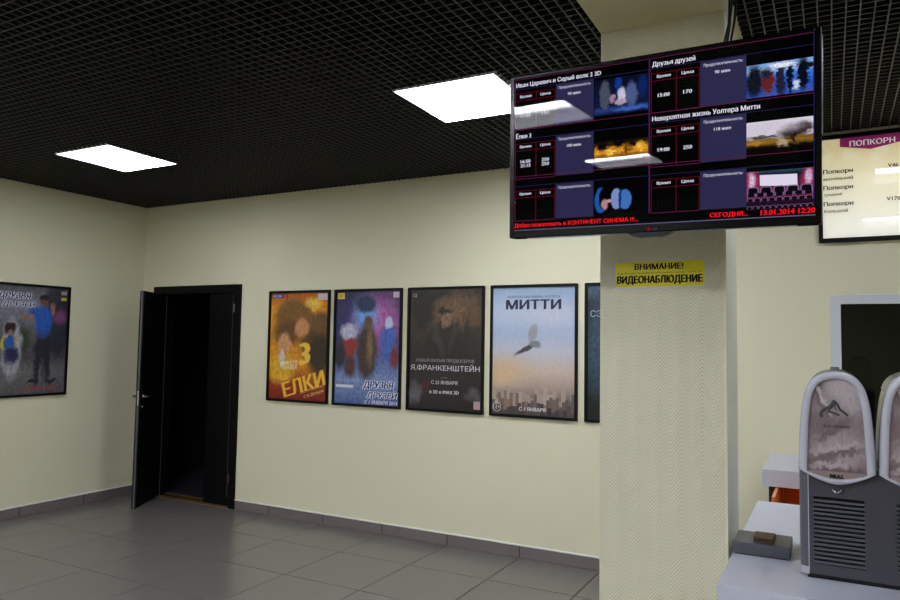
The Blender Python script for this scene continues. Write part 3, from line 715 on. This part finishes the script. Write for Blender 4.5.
thumb(-.1815, -.0055, -.214, -.122, [(0, (3, 3, 5)), (1, (4, 4, 7))],
      [(.13, .45, .12, .45, .12, (28, 84, 164)), (.19, .5, .1, .4, .1, (3, 3, 5)), (.2, .3, .06, .18, .3, (176, 130, 136)), (.28, .42, .05, .06, .3, (190, 146, 150)), (.42, .48, .1, .36, .1, (120, 140, 196)), (.58, .44, .12, .34, .1, (62, 110, 180)), (.49, .46, .025, .36, .2, (22, 50, 110))], warp=.04, grain=.15)
thumb(.2855, .4635, .101, .1995, [(0, (60, 84, 160)), (.3, (30, 80, 190)), (.6, (60, 120, 220)), (.8, (150, 180, 226)), (1, (120, 160, 220))],
      [(.12, .5, .14, .5, .4, (14, 18, 30)), (.33, .42, .1, .35, .3, (96, 36, 34)), (.3, .7, .07, .15, .5, (30, 30, 50)), (.52, .45, .07, .5, .3, (34, 30, 52)), (.66, .5, .04, .5, .3, (12, 14, 24)), (.85, .55, .09, .5, .3, (10, 14, 26)), (.95, .8, .08, .08, .4, (12, 16, 30)), (.75, .25, .05, .14, .4, (190, 206, 236)), (.55, .9, .18, .08, .5, (226, 232, 240))], warp=.12, grain=.4)
thumb(.2855, .4635, -.066, .0285, [(0, (6, 5, 4)), (.2, (24, 18, 8)), (.34, (140, 104, 34)), (.42, (120, 96, 36)), (.48, (206, 200, 216)), (1, (216, 210, 226))],
      [(.55, .25, .07, .2, .5, (170, 150, 120)), (.68, .62, .2, .22, .3, (40, 30, 26)), (.72, .45, .04, .2, .3, (28, 20, 16)), (.85, .68, .16, .2, .4, (58, 42, 38)), (.9, .42, .14, .06, .5, (120, 84, 30)), (.25, .5, .25, .05, .4, (60, 50, 34)), (.3, .8, .4, .2, .8, (206, 198, 214)), (.15, .32, .14, .05, .5, (170, 120, 36)), (.5, .08, .6, .1, .5, (8, 6, 5))], warp=.12, grain=.12)
p = thumb(.2855, .4635, -.2345, -.119, [(0, (16, 8, 22)), (.25, (40, 14, 36)), (.42, (110, 26, 62)), (.52, (80, 24, 54)), (.9, (20, 20, 40)), (1, (40, 70, 90))],
      [(.04, .7, .16, .35, .4, (150, 44, 84)), (.97, .7, .14, .35, .4, (150, 44, 84)), (.08, .75, .05, .2, .5, (206, 180, 206)), (.93, .78, .05, .18, .5, (200, 170, 200))], warp=.06, grain=.45)
mesh_obj('picture_screen', [(.037, -.0002, .072), (.137, -.0002, .066), (.136, -.0002, .1), (.036, -.0002, .104)], [(0, 1, 2, 3)], glow('pic_white', (224, 214, 236), 1), p)
for r in range(4):
    k = 5 + (3-r)*2
    sm = MB()
    for i in range(k):
        w_ = .178/k; cx = (i+.5)*w_; hh = w_*.55; z0 = .004 + (0, .022, .036, .046)[r]
        sm.add([(cx-w_*.46, -.0002, z0), (cx+w_*.46, -.0002, z0), (cx+w_*.46, -.0002, z0+hh*.7), (cx+w_*.3, -.0002, z0+hh), (cx-w_*.3, -.0002, z0+hh), (cx-w_*.46, -.0002, z0+hh*.7)], [(0, 1, 2, 3, 4, 5)])
        sm.add([(cx-w_*.36, -.0004, z0), (cx+w_*.36, -.0004, z0), (cx+w_*.36, -.0004, z0+hh*.62), (cx+w_*.25, -.0004, z0+hh*.85), (cx-w_*.25, -.0004, z0+hh*.85), (cx-w_*.36, -.0004, z0+hh*.62)], [(0, 1, 2, 3, 4, 5)])
    o = sm.build('picture_seats', glow('pic_mauve', (128, 92, 134), 1), p); o.data.materials.append(glow('pic_dark', (10, 8, 18), 1))
    for i, f in enumerate(o.data.polygons): f.material_index = i % 2

# cables from the set up to the ceiling
CAB = mat('black_cable', (10, 10, 11), rough=.5, noise=.1)
for i, (dx, dy, lab) in enumerate(((-.008, 0.012, 'thickest black cable rising from the television to the ceiling grid'), (.012, -.006, 'thin black cable rising straight beside the thick one above the television'), (.002, -.03, 'thin black cable bowing out from the television top towards the column'))):
    pts = [(4.148+dx, -2.38+dy, H+.1), (4.146+dx, -2.39+dy, 2.72), (4.140+dx-.004*i, -2.42+dy, 2.60), (4.128-.012*i+dx, -2.49, 2.47), (4.09-.03*i, -2.545, 2.36), (4.02-.03*i, -2.56, 2.30)]
    cb = MB().tube(spline(pts, 5), .006 if i == 0 else .0042, 8); cb.v = [tuple(tv_inv @ Vector(v)) for v in cb.v]; o = cb.build('cable', CAB, tv, smooth=True); o['label'] = lab
# ------------------------------------------------------------------ warning sticker on the column
sg = thing('warning_sign', 'yellow surveillance warning sticker with black lettering on the column', 'sign', (3.886, CY0-.0005, 1.813))
def rrect(w_, h_, r, n=5):
    out = []
    for cx, cz, a0 in ((w_/2-r, h_/2-r, 0), (-w_/2+r, h_/2-r, 90), (-w_/2+r, -h_/2+r, 180), (w_/2-r, -h_/2+r, 270)):
        for i in range(n+1):
            a = math.radians(a0+90*i/n); out.append((cx+r*math.cos(a), cz+r*math.sin(a)))
    return out
MB().prism(rrect(.328, .106, .009), -.001, 0).build('backing', mat('sticker_white', (206, 208, 214), rough=.4), sg)
MB().prism(rrect(.314, .092, .006), -.0014, -.001).build('face', mat('sticker_yellow', (240, 226, 22), rough=.4), sg)
BLK = mat('sticker_black', (8, 8, 9), rough=.5, spec=.15)
text('ВНИМАНИЕ!', 0, .027, BLK, sg, y=-.0018, width=.170, height=.0215, align='C', bold=.045)
text('В ЦЕЛЯХ ОБЕСПЕЧЕНИЯ БЕЗОПАСНОСТИ ОСУЩЕСТВЛЯЕТСЯ', 0, .0035, BLK, sg, y=-.0018, width=.296, height=.0065, align='C')
text('ВИДЕОНАБЛЮДЕНИЕ', 0, -.0215, BLK, sg, y=-.0018, width=.298, height=.0325, align='C', bold=.05)

# ------------------------------------------------------------------ popcorn menu board
mb_ = thing('menu_board', 'backlit popcorn menu board in a black frame high on the back wall', 'menu board', (4.37, 0, 2.205))
MWd, MHt = 1.15, 0.66
MB().ring(0, MWd, 0, MHt, .024, -.035, 0).build('frame', BLACKF, mb_, bevel=.002)
m, nt, b = new_mat('menu_lightbox'); N, L = nt.nodes, nt.links
tc = N.new('ShaderNodeTexCoord'); sp = N.new('ShaderNodeSeparateXYZ'); L.new(tc.outputs['Object'], sp.inputs[0])
vr = N.new('ShaderNodeTexVoronoi'); vr.inputs['Scale'].default_value = 16; L.new(tc.outputs['Object'], vr.inputs['Vector'])
mr = N.new('ShaderNodeMapRange'); mr.inputs[1].default_value = .15; mr.inputs[2].default_value = .62; mr.inputs[3].default_value = .55; mr.inputs[4].default_value = 0; L.new(vr.outputs['Distance'], mr.inputs[0])
rp = N.new('ShaderNodeValToRGB'); el = rp.color_ramp.elements; el.new(.5)
for e, (p_, c_) in zip(el, ((.1, (228, 228, 220)), (.6, (226, 220, 192)), (1, (206, 190, 140)))): e.position = p_; e.color = lin(c_)
dv = N.new('ShaderNodeMath'); dv.operation = 'DIVIDE'; dv.inputs[1].default_value = MHt; L.new(sp.outputs['Z'], dv.inputs[0]); L.new(dv.outputs[0], rp.inputs['Fac'])
mx = N.new('ShaderNodeMix'); mx.data_type = 'RGBA'; mx.inputs[7].default_value = lin((236, 230, 206)); L.new(mr.outputs[0], mx.inputs[0]); L.new(rp.outputs[0], mx.inputs[6])
L.new(mx.outputs[2], b.inputs['Base Color']); L.new(mx.outputs[2], b.inputs['Emission Color']); b.inputs['Emission Strength'].default_value = .58
MB().box(.022, MWd-.022, -.020, -.002, .022, MHt-.022).build('panel', m, mb_)
ban = [(.122, MHt-.024), (.122, MHt-.075), (.285, MHt-.105), (.448, MHt-.075), (.448, MHt-.024)]
pur = mat('menu_purple', (150, 40, 104), rough=.4, emit=.3)
MB().prism(ban, -.0206, -.0201).build('banner', pur, mb_)
INKM = mat('menu_ink', (10, 8, 12), rough=.5, spec=.1)
text('ПОПКОРН', .292, MHt-.062, mat('menu_white', (236, 230, 236), rough=.4, emit=.4), mb_, y=-.0212, width=.235, height=.034, align='C', bold=.03)
for i, (s, v) in enumerate((('маленький', 'V46'), ('средний', ''), ('большой', 'V170'))):
    z = .433 - .1*i
    text('Попкорн', .030, z, INKM, mb_, y=-.0212, width=.158, height=.034, align='L', bold=.036); text(s, .031, z-.040, INKM, mb_, y=-.0212, height=.0235, align='L', bold=.02)
    if v: text(v, .371 - .01*(i > 0), z+.012, INKM, mb_, y=-.0212, height=.023, align='L', bold=.025)
patch('cover_glass', .024, MWd-.024, .024, MHt-.024, thin_glass('menu_glass', (1, 1, 1, 1), ior=1.5, rough=.01), mb_, -.030)

# ------------------------------------------------------------------ service counter (front) and rear cabinet
ZC = 0.87
CX0, CX1, CYN, CYFAR = 4.127, 6.2, -2.70, -1.41
sc = thing('service_counter', 'white laminate service counter beside the papered column', 'counter', (CX0, CYN, 0))
dx, dy = CX1-CX0, CYFAR-CYN
MB().box(0, dx, 0, dy, ZC-.09, ZC).build('worktop', WHITE, sc, bevel=.002)
for k in range(3):
    MB().box(.03+k*(dx-.06)/3, .03+(k+1)*(dx-.06)/3-.004, .05, .068, .1, ZC-.091).build('front_panel', WHITE, sc, bevel=.002)
MB().box(.03, dx-.03, .069, dy-.04, .1, ZC-.091).build('body', mat('pale_grey_carcass', (186, 188, 194), rough=.4, noise=.02), sc)
MB().box(.05, dx-.05, .09, dy-.07, 0.0, .1).build('plinth', BLACKF, sc)
rc = thing('rear_cabinet', 'white worktop cabinet with an orange drawer against the back wall', 'cabinet', (4.088, -.68, 0))
RX, RD = 2.1, .678
MB().box(0, RX, 0, RD, .81, .90).build('worktop', WHITE, rc, bevel=.002)
MB().box(.03, .048, .03, RD-.01, 0, .81).build('side_panel', mat('black_side_panel', (28, 28, 32), rough=.4, noise=.05), rc)
MB().box(.05, RX-.03, .3, RD-.01, 0.0, .808).build('body', mat('orange_laminate', (232, 132, 24), rough=.4, noise=.03), rc)
ORG = mat('orange_laminate', (216, 96, 18)); ORL = mat('salmon_orange_edge', (236, 142, 84), rough=.35, noise=.03)
dr = MB().box(.062, .52, -.26, -.242, .60, .745).build('drawer', ORG, rc, bevel=.001)
MB().box(.062, .078, -.242, .29, .60, .800).build('drawer_side', ORL, dr)
MB().box(.504, .52, -.242, .29, .60, .800).build('drawer_side', ORL, dr)
MB().box(.078, .504, -.242, .29, .60, .612).build('drawer_bottom', ORG, dr)
MB().box(.078, .504, .27, .286, .612, .800).build('drawer_back', ORG, dr)
MB().box(.054, .061, -.22, .29, .70, .74).build('rail', CHROME, dr)
for k in range(2): MB().cyl((.092+.018*k, .1, .612), (.092+.018*k, .1, .80), .006, 10).build('divider_rod', CHROME, dr)

# ------------------------------------------------------------------ grey box and wallet on the counter
gb = thing('cash_box', 'low dark grey metal box on the counter beside the column', 'box', (4.1305, -2.347, ZC))
GREY = mat('dark_grey_metal_box', (74, 77, 84), rough=.4, noise=.04, nscale=60)
MB().box(0, .172, 0, .168, .003, .034).build('body', GREY, gb, bevel=.002)
MB().box(.0, .172, -.002, .170, .034, .040).build('lid', GREY, gb, bevel=.002)
MB().box(.003, .169, .003, .165, 0, .003).build('base', BLACKF, gb)
wl = thing('wallet', 'small brown leather wallet lying on the dark grey box', 'wallet', (4.190, -2.325, ZC+.040))
LEA = mat('brown_leather', (74, 54, 36), rough=.5, noise=.2, nscale=40, bump=.2, bscale=300)
MB().box(0, .064, 0, .085, 0.0, .0085).build('lower_flap', LEA, wl, bevel=.003)
MB().box(.0, .064, .001, .084, .0095, .018).build('upper_flap', LEA, wl, bevel=.003)
MB().box(.002, .062, .074, .083, .004, .014).build('spine', LEA, wl, bevel=.002)
# ------------------------------------------------------------------ twin ice cream machine
YM = -2.50
ic = thing('ice_cream_machine', 'grey and white twin soft ice cream machine with pictured domes on the counter', 'ice cream machine', (4.437, YM, ZC))
def rel(x): return x-4.437
BODY = mat('slate_grey_plastic', (66, 66, 75), rough=.42, noise=.03, nscale=90)
BODY2 = mat('blue_grey_plastic', (86, 88, 98), rough=.35, noise=.03)
LIL = mat('pale_lilac_plastic', (188, 188, 203), rough=.2, noise=.01, coat=.3)
DARKV = mat('black_vent', (8, 8, 10), rough=.7, noise=.1)
PIT = .2090; PITV = .2125     # spacing of the two domes, and of the two vents
mx0, mx1 = -.1, PIT+.1
zb, zt_ = .014, .322
# front plate with two vent openings
vh = [(rel(4.374), rel(4.508)), (rel(4.374)+PITV, rel(4.508)+PITV)]; vz0, vz1 = .044, .243
fp = MB(); xs_ = [-.075, vh[0][0], vh[0][1], vh[1][0], vh[1][1], mx1-.025]
for i in range(5):
    if i in (1, 3): fp.box(xs_[i], xs_[i+1], 0, .014, zb, vz0); fp.box(xs_[i], xs_[i+1], 0, .014, vz1, zt_)
    else: fp.box(xs_[i], xs_[i+1], 0, .014, zb, zt_)
fp.build('front_plate', BODY, ic)
MB().box(-.07, mx1-.03, .0145, .44, zb, zt_).build('body', DARKV, ic)
for sx, xa in ((1, -.075), (-1, mx1-.025)):
    # rounded corner columns, swept vertically
    prof = [(xa, 0.0)] + [(xa - sx*(.004+.021*math.sin(a)), .021-.021*math.cos(a)) for a in [math.radians(d_) for d_ in range(0, 91, 15)]] + [(xa-sx*.025, .44), (xa, .44)]
    for nm, z0, z1, mt_ in (('corner_column', .034, zt_, BODY2), ('corner_foot', zb-.002, .0335, LIL)):
        n = len(prof); v = [(x, y-.001, z0) for x, y in prof] + [(x, y-.001, z1) for x, y in prof]
        mesh_obj(nm, v, [tuple(range(n)), tuple(reversed(range(n, 2*n)))] + [(i, (i+1) % n, n+(i+1) % n, n+i) for i in range(n)], mt_, ic)
MB().box(-.0772, -.0745, -.0025, .002, zb+.004, zt_-.01).build('edge_seam', LIL, ic)
MB().box(-.08, mx1-.02, .01, .43, 0.0, zb-.002).build('base', DARKV, ic)
lv = None
for k, (a, b_) in enumerate(vh):
    for i in range(15):
        z = vz0 + .0065 + i*(vz1-vz0-.006)/15
        if lv is None:
            q_ = MB().box(0, b_-a, .0004, .0045, -.0032, .0030)
            o = q_.build('louver', BODY2, ic); lv = o.data
        else: o = link('louver', lv, None, ic)
        o.location = (a, 0, z)
MB().box(-.095, mx1-.005, .004, .44, zt_, zt_+.012).build('top_deck', BODY2, ic, bevel=.003)

half_o = [(.1005, .322), (.0985, .40), (.094, .468), (.0865, .53), (.074, .572), (.055, .598), (.028, .612), (0, .617)]
half_i = [(.0775, .318), (.0745, .40), (.071, .468), (.064, .53), (.053, .565), (.037, .583), (.018, .591), (0, .5935)]
def outline(half, bot, n=5):
    h = spline([(a, b_, 0) for a, b_ in half], n); R = [(p.x, p.y) for p in h]
    top = R + [(-x, z) for x, z in reversed(R[:-1])]
    xe, ze = half[0]; nb = 16
    bt = []
    for i in range(1, nb):
        t = i/nb; x = -xe + 2*xe*t; u = x/xe
        bt.append((x, bot + (ze-bot)*abs(u)**1.7))
    return top + bt
O = outline(half_o, .283); I = outline(half_i, .300)
PIC_M, nt, _ = poster_mat('ice_cream_picture', [(0, (120, 104, 106)), (.25, (150, 136, 140)), (.5, (138, 124, 128)), (.8, (160, 148, 152)), (1, (168, 158, 162))],
    [(.18, .55, .35, .12, .7, (122, 106, 110)), (.6, .3, .4, .14, .7, (172, 158, 162)), (.3, .14, .3, .06, .6, (112, 94, 96)), (.75, .8, .2, .14, .6, (178, 168, 172)), (.2, .86, .1, .16, .5, (120, 106, 108)), (.6, .05, .4, .05, .6, (108, 88, 92)), (.22, .8, .05, .2, .4, (112, 98, 100), 24), (.3, .78, .03, .18, .4, (186, 176, 180), 24), (.62, .9, .22, .1, .5, (182, 172, 176)), (.5, .24, .42, .035, .5, (116, 100, 104), 14), (.5, .3, .4, .03, .5, (184, 172, 176), 14), (.45, .47, .4, .03, .5, (118, 104, 108), 38), (.42, .14, .36, .03, .5, (178, 164, 168), 8)], .16, .3, warp=.12, grain=.14, rough=.3)
STRIP = mat('mauve_brand_strip', (146, 128, 128), rough=.3, noise=.03)
SWIRL = mat('logo_dark_grey', (66, 66, 74), rough=.4); CREAMT = mat('cream_tank', (196, 194, 152), rough=.3, noise=.03); SMOKE = mat('smoke_grey_lid', (110, 112, 114), rough=.2, noise=.05)
for k in range(2):
    dm = MB(); n = len(O); cxk = k*PIT
    cen = Vector((0, .45))
    prof = [(0.0, .06), (0.0, -.008), (.12, -.0165), (.5, -.021), (.88, -.0185), (1.0, -.013), (1.0, .004)]
    V = []
    for s, y in prof:
        for (ox, oz), (ix, iz) in zip(O, I): V.append((ox+(ix-ox)*s, y, oz+(iz-oz)*s))
    F = []
    for r in range(len(prof)-1):
        for i in range(n): F.append((r*n+i, r*n+(i+1) % n, (r+1)*n+(i+1) % n, (r+1)*n+i))
    bez = mesh_obj('dome_bezel', V, F, LIL, ic, smooth=True); bez.location = (cxk, 0, 0)
    # picture sheet, slightly convex, above the brand strip
    def sheet(name, pts, mt_, y, bulge):
        c0 = Vector((sum(p_[0] for p_ in pts)/len(pts), sum(p_[1] for p_ in pts)/len(pts)))
        VV = []; FF = []; nn = len(pts); R = 5
        for r in range(R):
            s = r/R
            for x, z in pts: VV.append((x+(c0.x-x)*s, y-bulge*(1-(1-s)**2), z+(c0.y-z)*s))
        VV.append((c0.x, y-bulge, c0.y))
        for r in range(R-1):
            for i in range(nn): FF.append((r*nn+i, r*nn+(i+1) % nn, (r+1)*nn+(i+1) % nn, (r+1)*nn+i))
        for i in range(nn): FF.append(((R-1)*nn+i, (R-1)*nn+(i+1) % nn, R*nn))
        return mesh_obj(name, VV, FF, mt_, bez, smooth=True)
    up_ = [(x, z) for x, z in I if z > .3235]; up_ = [(.0772, .3235)] + [p_ for p_ in up_] + [(-.0772, .3235)]
    pic = sheet('picture_panel', [(x+.08, z-.3) for x, z in up_], PIC_M, 0, .004); pic.location = (-.08, -.008, .3)
    lo = [(x, z) for x, z in I if z < .3225]; lo = sorted(lo, key=lambda p_: p_[0])
    sp_ = [(-.0772, .3225)] + [p_ for p_ in lo if abs(p_[0]) < .0765] + [(.0772, .3225)]
    sheet('brand_strip', sp_, STRIP, -.010, .001)
    text('BRAS', 0, .3085, mat('brand_black', (14, 18, 14), rough=.4), bez, y=-.0135, width=.034, height=.011, align='C', bold=.06)
    text('ice cream', .002, .456, SWIRL, bez, y=-.0145, width=.066, height=.011, align='C', bold=.035)
    for (pts, r) in (([(-.036, .480), (-.040, .490), (-.030, .505), (-.014, .515), (-.004, .531)], .0034), ([(-.004, .531), (.006, .518), (.012, .505), (.026, .494), (.031, .487)], .0034), ([(-.004, .531), (-.010, .512), (-.018, .500), (.000, .492), (.010, .487)], .0030), ([(.000, .524), (-.002, .510), (.004, .502)], .0014)):
        c3 = spline([(x, -.0145, z) for x, z in pts], 6); mb2 = MB(); mb2.tube(c3, r, 6); mb2.v = [(x, -.0138+(y+.0145)*.2, z) for x, y, z in mb2.v]
        mb2.build('swirl_logo', SWIRL, bez, smooth=True)
    # tank behind the bezel
    tk = MB(); Ot = [(x*.95, .322+(z-.322)*.975) for x, z in O if z >= .33]; Ot = [(.094, .322)] + Ot + [(-.094, .322)]
    tk.prism(Ot, .0605, .30); tko = tk.build('tank', CREAMT, ic, smooth=False, bevel=.004); tko.location = (cxk, 0, 0)
    Ol = [(x*.985, z*1.003) for x, z in O if z > .555]; Oi = [(x*.95, .322+(z-.322)*.975+.0005) for x, z in O if z > .555]
    lid = MB(); nn = len(Ol); poly = Ol + list(reversed(Oi))
    vv = [(x, .0605, z) for x, z in poly] + [(x, .27, z) for x, z in poly]; ff = []
    for i in range(nn-1):
        a, b_, c_, d_ = i, i+1, 2*nn-2-i, 2*nn-1-i
        ff += [(a, b_, c_, d_), (2*nn+a, 2*nn+d_, 2*nn+c_, 2*nn+b_), (a, 2*nn+a, 2*nn+b_, b_), (d_, c_, 2*nn+c_, 2*nn+d_)]
    ff += [(0, 2*nn-1, 4*nn-1, 2*nn), (nn-1, 3*nn-1, 3*nn, nn)]
    lo_ = mesh_obj('lid', vv, ff, SMOKE, ic); lo_.location = (cxk, 0, 0)
    kb = MB().cyl((0, .09, .612), (0, .09, .628), .012, 14).build('lid_knob', SMOKE, ic); kb.location = (cxk, 0, 0)
    MB().tube([(cxk-.014, -.004, .270), (cxk-.006, -.008, .262), (cxk, -.010, .2585), (cxk+.006, -.008, .262), (cxk+.014, -.004, .270)], .0032, 8).build('tap_hook', CHROME, ic, smooth=True)
